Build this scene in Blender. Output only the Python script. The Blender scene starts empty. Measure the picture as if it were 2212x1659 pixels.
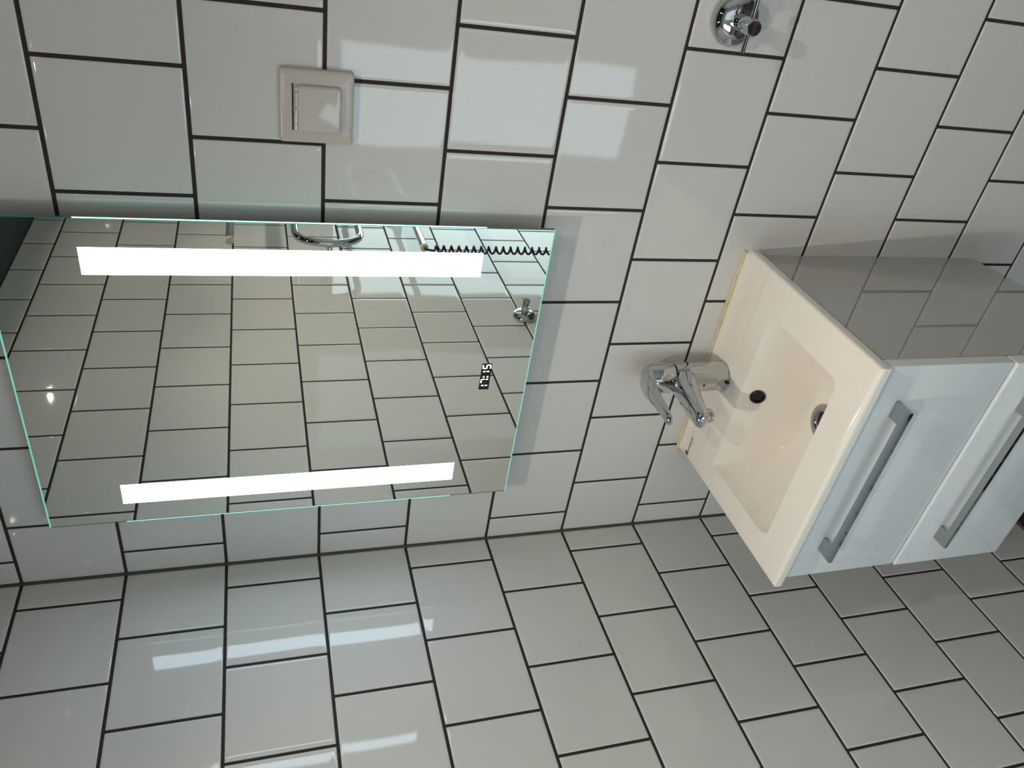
import bpy, bmesh, math, random
from mathutils import Vector, Matrix
random.seed(7)
C = bpy.context.scene.collection
S = 0.15            # one tile module in metres
FLOOR = -12.93      # floor height in tile modules below the first grout line
def U(x, y, z): return Vector((x*S, y*S, (z-FLOOR)*S))

# ------------------------------------------------------------------ camera
cam = bpy.data.cameras.new('camera'); camo = bpy.data.objects.new('camera', cam); C.objects.link(camo)
RX = Vector((-0.14755338, 0.26581867, 0.95266386)) * -1     # picture right = world down (the photo lies on its side)
RD = Vector((0.81309656, 0.58100349, -0.036179)) * -1       # picture down
FW = Vector((-0.56311808, 0.76926938, -0.30186528))         # view direction
M = Matrix(((RX.x, -RD.x, -FW.x), (RX.y, -RD.y, -FW.y), (RX.z, -RD.z, -FW.z)))
camo.matrix_world = Matrix.Translation(U(7.02086903, -6.39626196, -2.47479701)) @ M.to_4x4()
cam.sensor_fit = 'HORIZONTAL'; cam.sensor_width = 36; cam.lens = 1687.948/2212*36
cam.clip_start = 0.02
bpy.context.scene.camera = camo
# ------------------------------------------------------------------ world and colour
w = bpy.data.worlds.new('world'); bpy.context.scene.world = w; w.use_nodes = True
w.node_tree.nodes['Background'].inputs[0].default_value = (0.6, 0.7, 0.8, 1)
w.node_tree.nodes['Background'].inputs[1].default_value = 0.0
vs = bpy.context.scene.view_settings
vs.view_transform = 'Standard'; vs.look = 'None'; vs.gamma = 1; vs.use_curve_mapping = False
bpy.context.scene.cycles.sample_clamp_indirect = 30
vs.exposure = 0.76
ROOM_X, ROOM_Y, CEIL = 11.3, -11.9, 1.53
SPOTS = [(3.12, -4.0), (3.12, -8.0), (8.1, -4.1), (8.1, -7.85)]
SPOT_W = 8.8; SPOT_COL = (1.0, 0.885, 0.755); DISC_E = 6.0
BAND_E = 4.2; BAND_COL = (0.68, 0.86, 1.0)
WIN_E = 2.2; FILL_DOOR_E = 0.45; WIN_COL = (0.68, 0.88, 0.98)
EDGE_E = 1.8

# ------------------------------------------------------------------ materials
def mat(name, col, rough=0.5, metal=0.0, emit=None, es=0.0, coat=0.0, noise=0.0, bump=0.0, nscale=60, spec=0.5):
    m = bpy.data.materials.new(name); m.use_nodes = True; nt = m.node_tree; b = nt.nodes['Principled BSDF']
    b.inputs['Base Color'].default_value = (*col, 1); b.inputs['Roughness'].default_value = rough
    b.inputs['Metallic'].default_value = metal; b.inputs['Coat Weight'].default_value = coat
    b.inputs['Coat Roughness'].default_value = 0.03
    b.inputs['Specular IOR Level'].default_value = spec
    if emit: b.inputs['Emission Color'].default_value = (*emit, 1); b.inputs['Emission Strength'].default_value = es
    if noise or bump:
        tc = nt.nodes.new('ShaderNodeTexCoord'); n = nt.nodes.new('ShaderNodeTexNoise'); n.inputs['Scale'].default_value = nscale
        nt.links.new(tc.outputs['Object'], n.inputs['Vector'])
        if noise:
            mx = nt.nodes.new('ShaderNodeMix'); mx.data_type = 'RGBA'
            mx.inputs[6].default_value = (*[c*(1-noise) for c in col], 1); mx.inputs[7].default_value = (*[min(1, c*(1+noise)) for c in col], 1)
            nt.links.new(n.outputs['Fac'], mx.inputs[0]); nt.links.new(mx.outputs[2], b.inputs['Base Color'])
        if bump:
            bp = nt.nodes.new('ShaderNodeBump'); bp.inputs['Strength'].default_value = bump; bp.inputs['Distance'].default_value = 0.001
            nt.links.new(n.outputs['Fac'], bp.inputs['Height']); nt.links.new(bp.outputs['Normal'], b.inputs['Normal'])
    return m
M_TILE = mat('white_glazed_tile', (0.70, 0.70, 0.685), 0.045, bump=0.015, nscale=14)
M_GROUT = mat('dark_grout', (0.030, 0.026, 0.023), 0.9, noise=0.3, bump=0.5, nscale=400)
M_CORNER = mat('dark_grey_corner_sealant', (0.060, 0.060, 0.054), 0.5, noise=0.2)
M_CEIL = mat('dark_ceiling_paint', (0.030, 0.036, 0.033), 0.7, noise=0.1)
M_CERAM = mat('white_sanitary_ceramic', (0.88, 0.845, 0.78), 0.06, coat=0.3)
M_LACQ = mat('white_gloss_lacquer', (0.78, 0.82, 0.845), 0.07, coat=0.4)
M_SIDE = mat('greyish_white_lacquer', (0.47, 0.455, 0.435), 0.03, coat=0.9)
M_CHROME = mat('chrome', (0.54, 0.56, 0.58), 0.03, 1.0)
M_SATIN = mat('polished_steel', (0.44, 0.445, 0.45), 0.06, 1.0)
M_BLACK = mat('black_plastic', (0.004, 0.004, 0.004), 0.25)
M_DARK = mat('dark_hollow', (0.02, 0.013, 0.01), 0.7)
M_PLAST = mat('white_socket_plastic', (0.60, 0.555, 0.52), 0.22)
M_LID = mat('glossy_lid_plastic', (0.62, 0.585, 0.55), 0.10)
M_CREAM = mat('cream_cap_plastic', (0.62, 0.55, 0.40), 0.4)
M_CORD = mat('black_cord_rubber', (0.012, 0.010, 0.009), 0.35)
M_MIRROR = mat('silvered_mirror', (0.86, 0.885, 0.82), 0.0, 1.0)
M_HOUSE = mat('dark_mirror_housing', (0.10, 0.085, 0.07), 0.6)
M_BAND = mat('frosted_light_strip', (0.7, 0.8, 0.9), 0.35, emit=BAND_COL, es=BAND_E)
M_EDGE = mat('lit_glass_edge', (0.25, 0.6, 0.55), 0.2, emit=(0.42, 1.0, 0.88), es=EDGE_E)
M_EDGED = mat('green_glass_edge', (0.06, 0.22, 0.19), 0.15)
M_EDGEM = mat('bright_glass_edge', (0.25, 0.7, 0.6), 0.2, emit=(0.3, 0.9, 0.75), es=0.22)
M_DIGIT = mat('lit_clock_digit', (1, 1, 1), 0.4, emit=(1, 1, 1), es=2.2)
M_SEG = mat('unlit_clock_segment', (0.035, 0.032, 0.02), 0.4)
M_LENS = mat('lit_downlight_lens', (1, 0.9, 0.7), 0.4, emit=SPOT_COL, es=DISC_E)
M_WPANE = mat('frosted_daylight_pane', (.7, .8, .85), 0.5, emit=WIN_COL, es=WIN_E)
M_FILLPANE = mat('fill_door_glass', (.7, .8, .85), 0.5, emit=WIN_COL, es=FILL_DOOR_E)  # glowing pane of the added door, gives cool fill
M_WFRAME = mat('white_window_frame', (.7, .7, .7), 0.35)
M_SILI = mat('yellowed_silicone', (0.72, 0.65, 0.40), 0.35, noise=0.22, nscale=90)
M_INK = mat('black_ink', (0.006, 0.006, 0.006), 0.5)
M_RED = mat('red_dot', (0.25, 0.01, 0.01), 0.3)
M_LED = mat('bright_led_core', (1, 1, 1), 0.4, emit=SPOT_COL, es=600)
M_PINK = mat('warm_downlight_trim', (0.6, 0.6, 0.6), 0.3, 1.0)
def floor_mat():
    m = bpy.data.materials.new('black_mosaic_floor'); m.use_nodes = True; nt = m.node_tree; b = nt.nodes['Principled BSDF']
    tc = nt.nodes.new('ShaderNodeTexCoord'); br = nt.nodes.new('ShaderNodeTexBrick')
    br.offset = 0; br.inputs['Scale'].default_value = 1/S
    br.inputs['Color1'].default_value = (0.010, 0.009, 0.008, 1); br.inputs['Color2'].default_value = (0.015, 0.013, 0.011, 1)
    br.inputs['Mortar'].default_value = (0.20, 0.15, 0.10, 1); br.inputs['Mortar Size'].default_value = 0.018
    br.inputs['Brick Width'].default_value = 0.31; br.inputs['Row Height'].default_value = 0.31
    nt.links.new(tc.outputs['Object'], br.inputs['Vector']); nt.links.new(br.outputs['Color'], b.inputs['Base Color'])
    b.inputs['Roughness'].default_value = 0.45
    return m
M_FLOOR = floor_mat()

# ------------------------------------------------------------------ helpers
def link(name, bm, m, parent=None, smooth=True, angle=40):
    me = bpy.data.meshes.new(name)
    bmesh.ops.recalc_face_normals(bm, faces=bm.faces)
    if smooth:
        ca = math.radians(angle)
        for f in bm.faces: f.smooth = True
        for e in bm.edges:
            if len(e.link_faces) == 2 and e.calc_face_angle(0) > ca: e.smooth = False
    bm.to_mesh(me); bm.free()
    for mm in (m if isinstance(m, (list, tuple)) else [m]): me.materials.append(mm)
    o = bpy.data.objects.new(name, me); C.objects.link(o)
    if parent:
        o.parent = parent; o.matrix_parent_inverse = Matrix.Translation(-parent.location)
    return o
def thing(name, label, cat, loc, group=None):
    o = bpy.data.objects.new(name, None); C.objects.link(o); o.location = loc; o.empty_display_size = 0.05
    o['label'] = label; o['category'] = cat
    if group: o['group'] = group
    return o
def box(bm, a, b, mi=0):
    """box between two corners in tile modules"""
    a, b = U(*a), U(*b); v = []
    for x in (a.x, b.x):
        for y in (a.y, b.y):
            for z in (a.z, b.z): v.append(bm.verts.new((x, y, z)))
    for q in ((0, 1, 3, 2), (4, 6, 7, 5), (0, 4, 5, 1), (2, 3, 7, 6), (0, 2, 6, 4), (1, 5, 7, 3)):
        f = bm.faces.new([v[i] for i in q]); f.material_index = mi
def bevel(bm, r, seg=2):
    bmesh.ops.remove_doubles(bm, verts=bm.verts, dist=1e-7)
    bmesh.ops.bevel(bm, geom=list(bm.edges), offset=r, segments=seg, affect='EDGES', profile=0.5, clamp_overlap=True)
def bbox(name, a, b, m, parent=None, r=0.0, seg=2):
    bm = bmesh.new(); box(bm, a, b)
    if r: bevel(bm, r*S, seg)
    return link(name, bm, m, parent)
def ring(bm, c, ax, ay, n=32, p=2.0):
    vs_ = []
    for i in range(n):
        t = 2*math.pi*i/n; co, si = math.cos(t), math.sin(t)
        f = lambda v: math.copysign(abs(v)**(2/p), v)
        vs_.append(bm.verts.new(c + ax*f(co) + ay*f(si)))
    return vs_
def loft(bm, secs, n=32, p=2.0, cap=(True, True)):
    """secs: (centre, axis vector a, axis vector b) in metres"""
    R_ = [ring(bm, c, a, b, n, p) for c, a, b in secs]
    for r0, r1 in zip(R_, R_[1:]):
        for i in range(n): bm.faces.new((r0[i], r0[(i+1) % n], r1[(i+1) % n], r1[i]))
    if cap[0]: bm.faces.new(R_[0][::-1])
    if cap[1]: bm.faces.new(R_[-1])
def frame(d):
    d = d.normalized(); a = Vector((0, 0, 1)) if abs(d.z) < 0.9 else Vector((1, 0, 0))
    x = d.cross(a).normalized(); return x, d.cross(x).normalized()
def lathe(bm, o, d, prof, n=40, cap=(True, True)):
    """prof: (distance along d, radius), in tile modules"""
    x, y = frame(d); d = d.normalized()
    loft(bm, [(o + d*(t*S), x*(r*S), y*(r*S)) for t, r in prof], n, 2.0, cap)
def tube(bm, pts, r, n=12, closed=False):
    """pts in metres, parallel-transported round section"""
    d0 = (pts[1]-pts[0]).normalized(); x, _ = frame(d0); secs = []
    for i, p in enumerate(pts):
        d = (pts[min(i+1, len(pts)-1)] - pts[max(i-1, 0)]).normalized()
        x = (x - d*x.dot(d)).normalized(); secs.append((p, x*r, d.cross(x)*r))
    loft(bm, secs, n)

# ------------------------------------------------------------------ tiled walls (structure)
G = 0.0155        # half grout width
def tiled_wall(name, o, du, dn, umin, umax, zlines, off_even, off_odd, kmin):
    """o: plane origin (module coords), du: unit direction along the wall, dn: into the room"""
    bm = bmesh.new(); D = 0.009
    def P(u, z, h): return U(o[0]+du[0]*u+dn[0]*h, o[1]+du[1]*u+dn[1]*h, z)
    # grout bed
    q = [bm.verts.new(P(u, z, -D)) for u, z in ((umin, zlines[0]), (umax, zlines[0]), (umax, zlines[-1]), (umin, zlines[-1]))]
    f = bm.faces.new(q); f.material_index = 1
    back = [bm.verts.new(P(u, z, -0.6)) for u, z in ((umin, zlines[0]), (umax, zlines[0]), (umax, zlines[-1]), (umin, zlines[-1]))]
    bm.faces.new(back[::-1]).material_index = 1
    for i in range(4): bm.faces.new((q[i], q[(i+1) % 4], back[(i+1) % 4], back[i])).material_index = 1
    PR = [(0.0, -D), (0.001, -0.0062), (0.004, -0.0032), (0.011, -0.0013), (0.023, -0.0004), (0.045, 0.0)]
    for i in range(len(zlines)-1):
        k = kmin+i; zt, zb = zlines[i], zlines[i+1]
        off = off_even if k % 2 == 0 else off_odd
        us = [umin]; u = off
        while u > umin: u -= 1
        while u < umax:
            if u > umin+0.02 and u < umax-0.02: us.append(u + random.uniform(-.004, .004))
            u += 1
        us.append(umax)
        for a, b in zip(us, us[1:]):
            a += G; b -= G; t = zt-G; c = zb+G
            if b-a < 0.03 or t-c < 0.03: continue
            tu, tz = random.gauss(0, .0011), random.gauss(0, .0011)
            mu, mz = (a+b)/2, (t+c)/2; prev = None
            lim = min(b-a, t-c)/2*0.9
            for ins, h in PR:
                ins = min(ins, lim*ins/0.055) if lim < 0.055 else ins
                cs = [(a+ins, t-ins), (b-ins, t-ins), (b-ins, c+ins), (a+ins, c+ins)]
                # rounded corners from the third ring on
                rr = 0.006 + max(0, 0.03-ins)*0.0
                vv = []
                for (cu, cz), (su, sz) in zip(cs, ((1, -1), (-1, -1), (-1, 1), (1, 1))):
                    r = min(rr + ins*0.5, lim*0.5)
                    pts = [(cu, cz+sz*r), (cu+su*r*0.29, cz+sz*r*0.29), (cu+su*r, cz)]
                    if (su, sz) in ((-1, -1), (1, 1)): pts = pts[::-1]
                    for pu, pz in pts:
                        hh = h + ((pu-mu)*tu + (pz-mz)*tz if h > -0.005 else 0)
                        vv.append(bm.verts.new(P(pu, pz, hh)))
                if prev:
                    n = len(vv)
                    for j in range(n): bm.faces.new((prev[j], prev[(j+1) % n], vv[(j+1) % n], vv[j]))
                prev = vv
            bm.faces.new(prev)
    me = bpy.data.meshes.new(name)
    bmesh.ops.recalc_face_normals(bm, faces=bm.faces)
    for f in bm.faces: f.smooth = f.material_index == 0
    bm.to_mesh(me); bm.free(); me.materials.append(M_TILE); me.materials.append(M_GROUT)
    ob = bpy.data.objects.new(name, me); C.objects.link(ob); ob['kind'] = 'structure'
    return ob
ZL = [CEIL, 1.0, 0.004, -0.982, -1.999, -3.003, -4.008, -5.008, -6.007, -7.003, -8.006, -9.003, -10.01, -11.01, -12.01, FLOOR]
KM = -2
tiled_wall('wall_back', (0, 0), (1, 0), (0, -1), 0, ROOM_X, ZL, 0.324+0.5-0.013, 0.324+0.006, KM)
tiled_wall('wall_left', (0, 0), (0, -1), (1, 0), 0, -ROOM_Y, ZL, 0.344, 0.843, KM)
tiled_wall('wall_right', (ROOM_X, 0), (0, -1), (-1, 0), 0, -ROOM_Y, ZL, 0.6, 0.1, KM)
tiled_wall('wall_front', (0, ROOM_Y), (1, 0), (0, 1), 0, ROOM_X, ZL, 0.7, 0.2, KM)
bm = bmesh.new(); box(bm, (-0.6, ROOM_Y-0.6, FLOOR-0.5), (ROOM_X+0.6, 0.6, FLOOR)); o = link('floor', bm, M_FLOOR); o['kind'] = 'structure'
bm = bmesh.new(); box(bm, (-0.6, ROOM_Y-0.6, CEIL), (ROOM_X+0.6, 0.6, CEIL+0.5)); o = link('ceiling', bm, M_CEIL); o['kind'] = 'structure'

for x_, y_, n_ in ((0, 0, 1), (0, ROOM_Y, 2), (ROOM_X, 0, 3), (ROOM_X, ROOM_Y, 4)):
    o = bbox('trim_%d' % n_, (x_-.05 if x_ else -.02, y_-.05 if not y_ else y_-.05, FLOOR), (x_+.05 if x_ else .022, y_+.028 if not y_ else y_+.02, CEIL), M_CORNER) if n_ > 1 else bbox('trim_1', (-.03, -.022, FLOOR), (.022, .03, CEIL), M_CORNER, r=.018, seg=3)
    o['kind'] = 'structure'

# ------------------------------------------------------------------ tall frosted daylight window (seen only as reflections in the glaze)
WX0, WX1, WZT, WZB = 0.85, 3.05, -4.2, -11.5
bm = bmesh.new(); fw = .14
for a, b in (((WX0-fw, WZB-fw), (WX0, WZT+fw)), ((WX1, WZB-fw), (WX1+fw, WZT+fw)), ((WX0, WZT), (WX1, WZT+fw)), ((WX0, WZB-fw), (WX1, WZB))):
    box(bm, (a[0], ROOM_Y+.005, a[1]), (b[0], ROOM_Y+.16, b[1]))
wo = link('window_1', bm, M_WFRAME, smooth=False); wo['kind'] = 'structure'
bbox('frosted_pane', (WX0, ROOM_Y+.03, WZB), (WX1, ROOM_Y+.06, WZT), M_WPANE, wo)

# added glazed door behind the viewpoint, unseen, glows to supply cool fill light
dx0, dx1, dzt = 4.3, 8.7, -0.6
bm = bmesh.new()
for a, b in (((dx0-.3, FLOOR), (dx0, dzt+.3)), ((dx1, FLOOR), (dx1+.3, dzt+.3)), ((dx0, dzt), (dx1, dzt+.3))):
    box(bm, (a[0], ROOM_Y+.005, a[1]), (b[0], ROOM_Y+.12, b[1]))
for a, b in (((dx0, FLOOR+.05), (dx0+.5, dzt)), ((dx1-.5, FLOOR+.05), (dx1, dzt)), ((dx0+.5, dzt-3.2), (dx1-.5, dzt)), ((dx0+.5, FLOOR+.05), (dx1-.5, FLOOR+1.0))):
    box(bm, (a[0], ROOM_Y+.02, a[1]), (b[0], ROOM_Y+.22, b[1]))
do = link('fill_door_1', bm, M_WFRAME, smooth=False); do['kind'] = 'structure'
bbox('fill_pane', (dx0+.5, ROOM_Y+.06, FLOOR+1.0), (dx1-.5, ROOM_Y+.12, dzt-3.2), M_FILLPANE, do)
bm = bmesh.new(); hp = U(dx1-.25, ROOM_Y+.22, -6.2)
tube(bm, [hp, hp+Vector((0, .045, 0)), hp+Vector((-.02, .05, 0)), hp+Vector((-.11, .05, 0))], .009, 12); link('fill_door_handle', bm, M_CHROME, do)

# ------------------------------------------------------------------ ceiling downlights
LAB = ['round recessed downlight in the dark ceiling, nearest the mirror', 'round recessed downlight in the dark ceiling, above the towel radiator side',
       'round recessed downlight in the dark ceiling, above the socket side', 'round recessed downlight in the dark ceiling, in the far room corner']
for i, (x, y) in enumerate(SPOTS):
    t = thing('ceiling_downlight', LAB[i], 'ceiling light', U(x, y, CEIL), 'recessed ceiling downlights')
    bm = bmesh.new(); lathe(bm, U(x, y, CEIL), Vector((0, 0, -1)), [(-.01, .17), (-.01, .28), (.03, .28), (.04, .26), (.04, .20), (.0, .17)], cap=(False, False))
    link('trim_ring', bm, M_PINK, t)
    bm = bmesh.new(); lathe(bm, U(x, y, CEIL), Vector((0, 0, -1)), [(-.005, .17), (.012, .165), (.014, .12)])
    ln = link('lens', bm, M_LENS, t)
    bm = bmesh.new(); lathe(bm, U(x, y, CEIL), Vector((0, 0, -1)), [(.0145, .06), (.018, .055), (.019, .02)], 20); link('led_core', bm, M_LED, ln)
    ld = bpy.data.lights.new('downlight_beam', 'SPOT'); ld.energy = SPOT_W; ld.color = SPOT_COL
    ld.spot_size = math.radians(110); ld.spot_blend = 1.0; ld.shadow_soft_size = 0.016
    lo = bpy.data.objects.new('downlight_beam', ld); C.objects.link(lo); lo.parent = t; lo.location = (0, 0, -0.02)

# ------------------------------------------------------------------ mirror with lights and clock
MX0, MX1, MZT, MZB, MY = 0.965, 4.205, -0.445, -5.06, -0.19
mt = thing('illuminated_mirror', 'large frameless wall mirror with two lit vertical strips and a small clock', 'mirror', U(2.585, 0, -5.06))
bm = bmesh.new(); box(bm, (MX0, MY+0.03, MZB), (MX1, MY, MZT))
me = link('mirror_glass', bm, [M_MIRROR, M_EDGED, M_EDGEM], mt, smooth=False)
for f in me.data.polygons:
    n = f.normal
    f.material_index = 0 if n.y < -.5 else (2 if n.z > .5 else 1)
bbox('housing', (MX0+.28, -0.005, MZB+.28), (MX1-.28, MY+0.03, MZT-.28), M_HOUSE, mt)
for x0 in (1.208, 3.718):
    bbox('light_strip', (x0, MY-0.0005, -4.41), (x0+.24, MY-0.003, -1.12), M_BAND, mt)
for x0 in (MX0, MX1):
    bbox('lit_edge', (x0-.003, MY-.001, -4.41), (x0+.003, MY+.012, -1.12), M_EDGE, mt)
bm = bmesh.new(); e_, d_ = .009, MY-.001
for a_, b_ in (((MX0-.002, MZB-.002), (MX1+.002, MZB+e_)), ((MX0-.002, MZT-e_-.004), (MX1+.002, MZT+.002)), ((MX0-.002, MZB+e_), (MX0+e_*.7, MZT-e_)), ((MX1-e_*.7, MZB+e_), (MX1+.002, MZT-e_))):
    box(bm, (a_[0], MY+.002, a_[1]), (b_[0], d_, b_[1]))
rim = link('polished_rim', bm, [M_EDGEM, M_EDGED], mt, smooth=False)
for i, f in enumerate(rim.data.polygons): f.material_index = 0 if i < 12 else 1
# clock: 17:15
cl = bbox('clock_display', (2.425, MY-.0005, -4.662), (2.742, MY-.003, -4.558), M_BLACK, mt)
cl['label'] = 'black digital clock panel showing 17:15'
SEG = {'1': 'bc', '7': 'abcf', '5': 'afgcd'}
W_, H_ = 0.042, 0.038; T_ = 0.0058
def segs(x, z): # digit box centre
    w2 = W_/2
    return dict(a=((x-w2, z+H_), (x+w2, z+H_)), d=((x-w2, z-H_), (x+w2, z-H_)), g=((x-w2, z), (x+w2, z)),
                f=((x-w2, z+H_), (x-w2, z)), e=((x-w2, z), (x-w2, z-H_)), b=((x+w2, z+H_), (x+w2, z)), c=((x+w2, z), (x+w2, z-H_)))
bl, bu = bmesh.new(), bmesh.new()
for ch, cx in zip('1715', (2.455, 2.531, 2.628, 2.706)):
    for kk, ((xa, za), (xb, zb)) in segs(cx, -4.61).items():
        on = kk in {'1': 'bc', '7': 'abc', '5': 'afgcd'}[ch]
        r = T_*(1.0 if on else .55); sh = .007
        if xa == xb: box(bl if on else bu, (xa-r, MY-.0032, max(za, zb)-sh), (xa+r, MY-.005, min(za, zb)+sh))
        else: box(bl if on else bu, (xa+(sh if not on else 0), MY-.0032, za-r), (xb-(sh if not on else 0), MY-.005, za+r))
for dz in (.018, -.022):
    lathe(bl, U(2.583, MY-.003, -4.61+dz), Vector((0, -1, 0)), [(0, .009), (.003, .009)], 12)
link('lit_digits', bl, M_DIGIT, cl, smooth=False); link('unlit_segments', bu, M_SEG, cl, smooth=False)

# ------------------------------------------------------------------ socket
st = thing('wall_socket', 'white square wall socket with a hinged flap lid, right of the mirror', 'socket', U(5.115, 0, -2.945))
sx, sz, hw = 5.115, -2.945, 0.281
bm = bmesh.new(); cx = Vector((S, 0, 0)); cz = Vector((0, 0, S))
def sq(y, h): return (U(sx, y, sz), cx*h, cz*h)
loft(bm, [sq(0.001, hw), sq(-.040, hw), sq(-.048, hw-.004), sq(-.053, hw-.014), sq(-.060, hw-.060), sq(-.064, hw-.09), sq(-.064, hw-.10)], 96, 30.0)
link('cover_frame', bm, M_PLAST, st, angle=60)
bm = bmesh.new()
def sq2(y, h, dz=0): return (U(sx-.005, y, sz+dz), cx*h, cz*h)
loft(bm, [sq2(-.055, .175, -.0), sq2(-.088, .175, -.01), sq2(-.098, .168, -.01), sq2(-.102, .15, -.01)], 64, 16.0)
lid = link('flap_lid', bm, M_LID, st, angle=60)
bm = bmesh.new()
for a, b in ((-.16, -.12), (-.11, .0), (.02, .12), (.13, .16)):
    p0, p1 = U(sx+a, -.098, sz+.158), U(sx+b, -.098, sz+.158); d = p1-p0; x, y = frame(d)
    loft(bm, [(p0, x*.013*S, y*.013*S), (p1, x*.013*S, y*.013*S)], 16)
link('hinge', bm, M_LID, lid)
bbox('recess_line', (sx-.18, -.0635, sz+.190), (sx+.178, -.0675, sz+.180), M_DARK, st)

# ------------------------------------------------------------------ robe hooks
def robe_hook(label, base, n, bar, prot=0.365):
    """n: wall normal, bar: direction of the cross pin"""
    t = thing('robe_hook', label, 'hook', U(*base), 'chrome robe hooks')
    b = U(*base)
    bm = bmesh.new(); lathe(bm, b, n, [(0, .205), (.010, .213), (.045, .213), (.080, .203), (.108, .178), (.126, .13), (.133, .08), (.134, .04)], 48)
    link('base_plate', bm, M_CHROME, t)
    bm = bmesh.new(); lathe(bm, b, n, [(.05, .066), (prot-.01, .066), (prot, .060), (prot, .02)], 40)
    link('stem', bm, M_CHROME, t)
    bm = bmesh.new(); c = b + n*((prot-.075)*S)
    for sgn in (1, -1):
        p = [c + bar*(s_*S*sgn) + n*(h*S) for s_, h in ((0.0, 0), (.10, 0), (.205, 0.0))]
        tube(bm, p, .019*S, 12)
    link('cross_pin', bm, M_CHROME, t)
    return t
robe_hook('chrome robe hook with a cross pin, on the wall right of the basin cabinet', (6.085, 0, -6.37), Vector((0, -1, 0)), Vector((1, 0, 0.0)).normalized())
robe_hook('chrome robe hook with a cross pin on the left wall, seen in the mirror', (0, -5.62, -7.03), Vector((1, 0, 0)), Vector((0, 1, 0)))

# ------------------------------------------------------------------ towel radiator on the left wall (seen in the mirror)
tr = thing('towel_radiator', 'chrome serpentine towel radiator on the left wall, seen in the mirror', 'towel radiator', U(0, -9, -5.5))
XR, RR = 0.57, 0.072; zt = [-1.98, -3.12, -4.30, -5.44]; yn, yf = -7.42, -10.4
bm = bmesh.new(); P = [U(XR, yn, zt[0])]
def straight(a, b, n=4):
    for i in range(1, n+1): P.append(a.lerp(b, i/n))
def bend(y, z0, z1, sg, flat=.30):
    r = abs(z1-z0)/2
    for i in range(1, 17):
        t = math.pi*i/16
        ex = 1.0
        P.append(U(XR, y + sg*math.sin(t)**.8*flat, z0+(z1-z0)*(1-math.cos(t))/2))
straight(P[-1], U(XR, yf, zt[0])); bend(yf, zt[0], zt[1], -1, .45)
straight(P[-1], U(XR, yn-.40, zt[1])); bend(yn-.40, zt[1], zt[2], 1, .46)
straight(P[-1], U(XR, yf, zt[2])); bend(yf, zt[2], zt[3], -1, .45)
straight(P[-1], U(XR, -7.27, zt[3]))
tube(bm, P, RR*S, 20); link('heating_tube', bm, M_CHROME, tr)
for z, y, r in ((zt[0], yn, .076), (zt[3], -7.27, .076)):
    bm = bmesh.new(); lathe(bm, U(XR, y-.02, z), Vector((0, 1, 0)), [(0, r), (.045, r), (.055, r*.85), (.056, r*.3)], 28); link('end_cap', bm, M_CREAM, tr)
bm = bmesh.new(); pz = (zt[1]+zt[2])/2
lathe(bm, U(-.0, yn+.03, pz), Vector((1, 0, 0)), [(0, .11), (.03, .11), (.035, .05), (XR-.02, .05), (XR, .045)], 24); link('wall_bracket', bm, M_CHROME, tr)
for z in (zt[0], zt[3]):
    bm = bmesh.new(); lathe(bm, U(0, -9.9, z), Vector((1, 0, 0)), [(0, .11), (.03, .11), (.035, .05), (XR, .05)], 24); link('wall_bracket', bm, M_CHROME, tr)
bm = bmesh.new(); P = [U(XR, -7.26, zt[3]), U(XR, -7.18, zt[3]-.02), U(XR, -7.15, zt[3]-.1)]
turns = 21; z0 = zt[3]-.17; z1 = -8.7
for i in range(turns*14+1):
    t = i/14*2*math.pi; f = i/(turns*14)
    P.append(U(XR + .066*math.sin(t), -7.19 + .066*math.cos(t), z0+(z1-z0)*f))
P += [U(XR-.1, -7.25, -8.85), U(XR-.3, -7.3, -8.95), U(0.03, -7.3, -8.98)]
tube(bm, P, .0225*S, 8); link('spiral_cord', bm, M_CORD, tr)

# ------------------------------------------------------------------ basin
BX0, BX1, BYF, BZ, BB = 1.255, 3.945, -2.19, -7.33, -7.425
bt = thing('wash_basin', 'white ceramic rectangular wash basin resting on the white cabinet', 'basin', U(2.6, 0, BB))
X0, X1, YB, YF, DP = 1.575, 3.552, -0.665, -1.82, 0.66
def smin(a, b, k):
    h = max(0, min(1, .5+.5*(b-a)/k)); return b*(1-h)+a*h - k*h*(1-h)
def depth(x, y):
    xc, hwx = (X0+X1)/2, (X1-X0)/2
    tt = min(1, abs(x-xc)/hwx)
    # signed inside distances
    ds = hwx-abs(x-xc); db = YB-y; df = y-YF
    rc = 0.14
    if ds < rc and df < rc:
        e = rc-math.hypot(rc-ds, rc-df); ds = min(ds, max(e, 0)); df = min(df, max(e, 0))
    if ds <= 0 or db <= 0 or df <= 0: return 0
    a = 2.3*db
    b_ = DP*(1-tt**3.2)**0.95*(1-0.10*((y+1.22)/.6)**2) + min(.05, ds*1.2)
    s_ = 9*ds
    f_ = 3.6*df
    k = .05
    d = smin(smin(a, b_, .03), f_, .08)
    d = min(d, s_*.6+.0)
    return max(0, d)
def lin(a, b, n): return [a+(b-a)*i/n for i in range(n+1)]
xs = lin(BX0+.03, X0-.02, 4)+[X0-.008, X0]+[X0+.006, X0+.015, X0+.03]+lin(X0+.05, X1-.05, 110)+[X1-.03, X1-.015, X1-.006, X1, X1+.008]+lin(X1+.02, BX1-.03, 4)
ys = lin(0, YB+.02, 12)+[YB+.008, YB, YB-.008, YB-.02]+lin(YB-.035, YF+.05, 74)+[YF+.035, YF+.02, YF+.01, YF, YF-.01]+lin(YF-.025, BYF+.03, 6)
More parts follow.
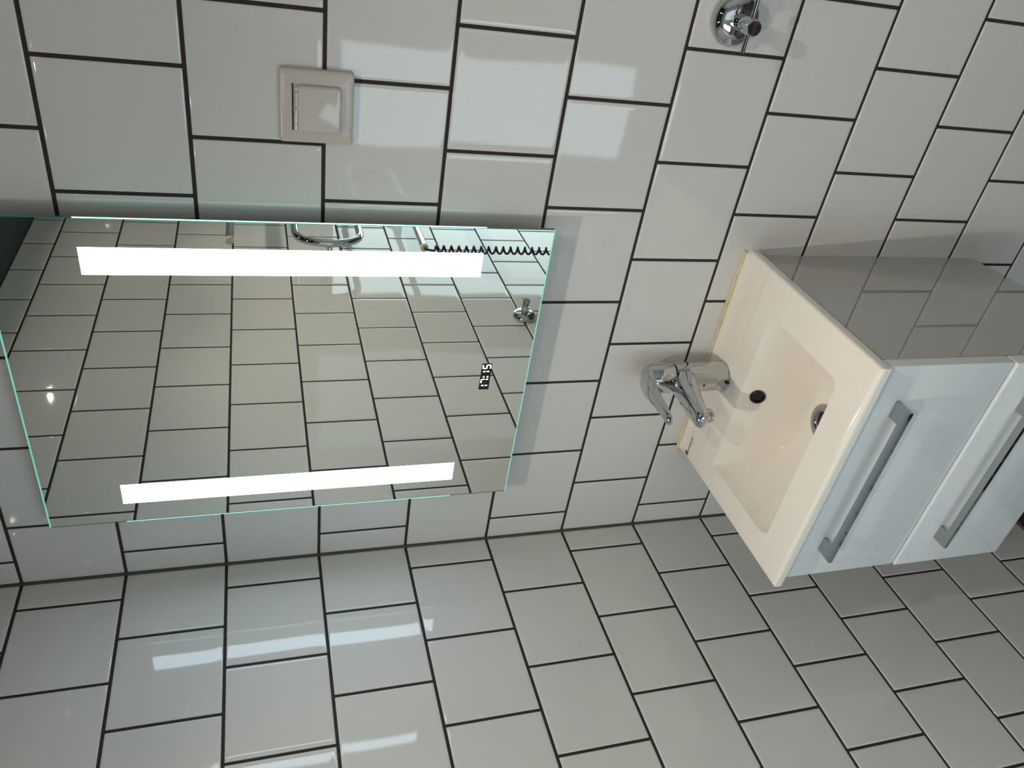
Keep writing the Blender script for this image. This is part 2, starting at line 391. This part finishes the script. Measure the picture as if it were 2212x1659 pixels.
def outer(lo, hi, cs, both=True):
    r = .03; L = []
    A = [(lo+.08, BB), (lo, BB), (lo, BZ-.045)]+[(lo+r-r*math.cos(math.radians(a)), BZ-r+r*math.sin(math.radians(a))) for a in (22, 45, 68)]
    B = [(hi-(p-lo), z) for p, z in A][::-1]
    return (A if both else []) + [(c, None) for c in cs] + B
gx = outer(BX0, BX1, xs); gy = [(y, None) for y in ys] + [(2*0+ (BYF+ (p-BYF)), z) for p, z in []]
r = .03; gy += [(BYF+r-r*math.sin(math.radians(a)), BZ-r+r*math.cos(math.radians(a))) for a in (22, 45, 68)] + [(BYF, BZ-.045), (BYF, BB), (BYF+.08, BB)]
bm = bmesh.new(); V = []
for x, zx in gx:
    row = []
    for y, zy in gy:
        z = BZ - depth(x, y) + (0.045*max(0, 1+y/.11)**2 if y > -.11 else 0)
        if zx is not None: z = min(z, zx)
        if zy is not None: z = min(z, zy)
        row.append(bm.verts.new(U(x, y, z)))
    V.append(row)
for i in range(len(V)-1):
    for j in range(len(V[0])-1):
        try: bm.faces.new((V[i][j], V[i+1][j], V[i+1][j+1], V[i][j+1]))
        except ValueError: pass
link('ceramic_body', bm, M_CERAM, bt, angle=50)
# drain
DX, DY = 2.575, -1.235; dz = BZ-depth(DX, DY)
bm = bmesh.new(); lathe(bm, U(DX, DY, dz), Vector((0, 0, 1)), [(.0, .205), (.028, .205), (.036, .19), (.034, .15), (.026, .125), (.010, .115), (-.02, .112)], 48, (False, False))
dr = link('drain_ring', bm, M_SATIN, bt)
bm = bmesh.new(); lathe(bm, U(DX, DY, dz), Vector((0, 0, 1)), [(.001, .118), (.012, .114), (.0125, .02)], 40); link('drain_hole', bm, M_DARK, bt)
# overflow
oy = -0.738; od = depth(2.59, oy); on = Vector((0, -2.3, 1)).normalized()
oc = U(2.59, oy, BZ-od)
bm = bmesh.new(); lathe(bm, oc, on, [(-.02, .082), (.016, .082), (.024, .074), (.024, .056), (.004, .052)], 36, (False, False)); ov = link('overflow_ring', bm, M_BLACK, bt)
bm = bmesh.new(); lathe(bm, oc, on, [(-.01, .056), (.008, .054), (.008, .02)], 30); link('overflow_insert', bm, M_BLACK, ov)
# silicone bead along the wall
bm = bmesh.new(); P = []; random.seed(3)
for i in range(41):
    f = i/40; P.append(U(BX0-.02+(BX1-BX0+.02)*f, -.008, BZ+.056+random.uniform(-.004, .004)))
x_, y_ = frame(Vector((1, 0, 0)))
loft(bm, [(p, Vector((0, 1, 0))*(.013+random.uniform(-.003, .003))*S, Vector((0, 0, 1))*(.022+random.uniform(-.006, .006))*S) for p in P], 10)
link('silicone_bead', bm, M_SILI, bt)
# printed maker's mark
def text(body, size, mat_, name, parent, loc, rx=0, sx_=1.0):
    cu = bpy.data.curves.new(name, 'FONT'); cu.body = body; cu.size = size; cu.extrude = 0.00004
    tmp = bpy.data.objects.new(name, cu); C.objects.link(tmp)
    dg = bpy.context.evaluated_depsgraph_get(); me_ = bpy.data.meshes.new_from_object(tmp.evaluated_get(dg))
    bpy.data.objects.remove(tmp); bpy.data.curves.remove(cu)
    for v in me_.vertices: v.co.x *= sx_
    me_.materials.append(mat_); o = bpy.data.objects.new(name, me_); C.objects.link(o)
    o.parent = parent; o.location = loc - parent.location; o.rotation_euler = (rx, 0, 0); return o
mk = text('BATHDELUXE', .0072, M_INK, 'printed_lettering', bt, U(1.345, -.175, BZ+.0015), 0, .74)
text('®', .0035, M_INK, 'printed_lettering', bt, U(1.62, -.145, BZ+.0015))
bm = bmesh.new(); box(bm, (1.292, -.172, BZ+.0005), (1.336, -.112, BZ+.0022)); lg = link('printed_square_mark', bm, M_INK, bt, smooth=False)
bm = bmesh.new()
for px, py in ((1.302, -.132), (1.318, -.152), (1.318, -.130), (1.302, -.156)):
    box(bm, (px, py, BZ+.0023), (px+.006, py+.008, BZ+.0028))
link('mark_cutouts', bm, M_CERAM, lg, smooth=False)

# ------------------------------------------------------------------ cabinet
CX0, CX1, CZB = 1.285, 3.890, -10.37
vt = thing('vanity_cabinet', 'white gloss wall-hung vanity cabinet with two drawers under the basin', 'cabinet', U(2.6, 0, CZB))
TH = .107
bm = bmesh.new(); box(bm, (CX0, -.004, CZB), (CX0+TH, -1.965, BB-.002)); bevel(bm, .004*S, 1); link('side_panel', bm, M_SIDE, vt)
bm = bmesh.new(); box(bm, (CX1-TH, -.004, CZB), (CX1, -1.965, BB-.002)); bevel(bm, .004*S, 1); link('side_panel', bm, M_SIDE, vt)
bbox('bottom_panel', (CX0+TH, -.004, CZB), (CX1-TH, -1.965, CZB+.1), M_LACQ, vt)
bbox('back_panel', (CX0+TH, -.004, CZB+.1), (CX1-TH, -.06, BB-.3), M_LACQ, vt)
for zt_, zb_, hz in ((-7.455, -8.885, -7.80), (-8.905, -10.345, -9.262)):
    fy0 = -2.10 if zt_ > -8 else -2.122
    d_ = bbox('drawer', (1.262, -1.985, zb_), (3.905, fy0, zt_), M_LACQ, vt, .012, 4)
    bm = bmesh.new(); hx0, hx1, fy = 1.655, 3.53, fy0; hh = .042
    box(bm, (hx0, -2.215, hz), (hx1, -2.285, hz+hh))
    box(bm, (hx0, fy, hz), (hx0+.17, -2.215, hz+hh)); box(bm, (hx1-.17, fy, hz), (hx1, -2.215, hz+hh))
    h = link('handle', bm, M_SATIN, d_, smooth=False); h['label'] = 'flat chrome bow handle'

# ------------------------------------------------------------------ faucet
FX, FY = 2.54, -.27; FR = .165
ft = thing('basin_faucet', 'chrome single-lever basin faucet standing on the back ledge of the white basin', 'faucet', U(FX, FY, BZ))
ex, ey, ez = Vector((S, 0, 0)), Vector((0, -S, 0)), Vector((0, 0, S))
def slant(z, r, k): return (U(FX, FY, z), ex*r, ey*r + ez*(r*k))
bm = bmesh.new(); loft(bm, [slant(BZ+.001, .172, 0), slant(BZ+.012, .172, 0), slant(BZ+.016, FR, 0), slant(-7.1, FR, 0), slant(-6.9, FR, 0), slant(-6.725, FR, .12), slant(-6.715, FR-.008, .12)], 48)
body = link('body', bm, M_CHROME, ft)
bm = bmesh.new(); loft(bm, [slant(-6.72, FR-.012, .12), slant(-6.69, FR-.012, .12)], 48); link('dark_seam', bm, M_BLACK, body)
bm = bmesh.new(); loft(bm, [slant(-6.695, FR-.008, .12), slant(-6.685, FR, .12), slant(-6.42, FR, .30), slant(-6.375, FR-.02, .26), slant(-6.352, FR-.06, .22), slant(-6.345, .05, .2)], 48)
head = link('lever_head', bm, M_CHROME, ft)
def blade(secs, n=28, p=2.6):
    """(y, z centre, half width, half height, pitch)"""
    bm_ = bmesh.new(); L = []
    for y, z, w_, h_, pt in secs: L.append((U(FX, y, z), ex*w_, (ez*math.cos(pt) + ey*math.sin(pt))*h_))
    loft(bm_, L, n, p); return bm_
bm = blade([(-.26, -6.40, .140, .045, 0), (-.36, -6.385, .150, .055, 0), (-.45, -6.365, .125, .058, 0), (-.56, -6.355, .092, .050, 0), (-.70, -6.35, .076, .040, 0), (-.85, -6.345, .070, .034, 0), (-.97, -6.340, .062, .029, 0), (-1.01, -6.337, .050, .022, 0), (-1.03, -6.336, .028, .010, 0)])
link('lever', bm, M_CHROME, head)
bm = blade([(-.22, -6.86, .10, .16, 0), (-.38, -6.80, .145, .150, .2), (-.50, -6.775, .138, .130, .2), (-.65, -6.75, .126, .108, .1), (-.80, -6.725, .114, .090, .1), (-.94, -6.706, .104, .078, .1), (-1.02, -6.696, .092, .066, .1), (-1.055, -6.692, .074, .050, .1), (-1.07, -6.690, .04, .022, .1)], p=2.5)
sp = link('spout', bm, M_CHROME, ft)
bm = bmesh.new(); lathe(bm, U(FX, -.955, -6.72), Vector((0, 0, -1)), [(0, .07), (.068, .07), (.072, .074), (.105, .074), (.11, .066), (.10, .05)], 36); link('aerator', bm, M_CHROME, sp)
bm = bmesh.new(); lathe(bm, U(FX+.075, -.60, -6.66), Vector((.5, -.2, .8)), [(-.02, .012), (.010, .012), (.014, .007)], 16); link('temperature_dot', bm, M_RED, sp)
bm = bmesh.new(); lathe(bm, U(FX+.0, FY-FR+.004, -7.02), Vector((0, -1, 0)), [(0, .014), (.006, .014), (.004, .006)], 16); link('screw_hole', bm, M_BLACK, body)
bm = bmesh.new(); lathe(bm, U(FX+.03, FY-FR+.002, BZ+.035), Vector((0, -1, -.1)), [(0, .02), (.02, .02), (.028, .012)], 16); link('pull_rod_hole', bm, M_BLACK, body)
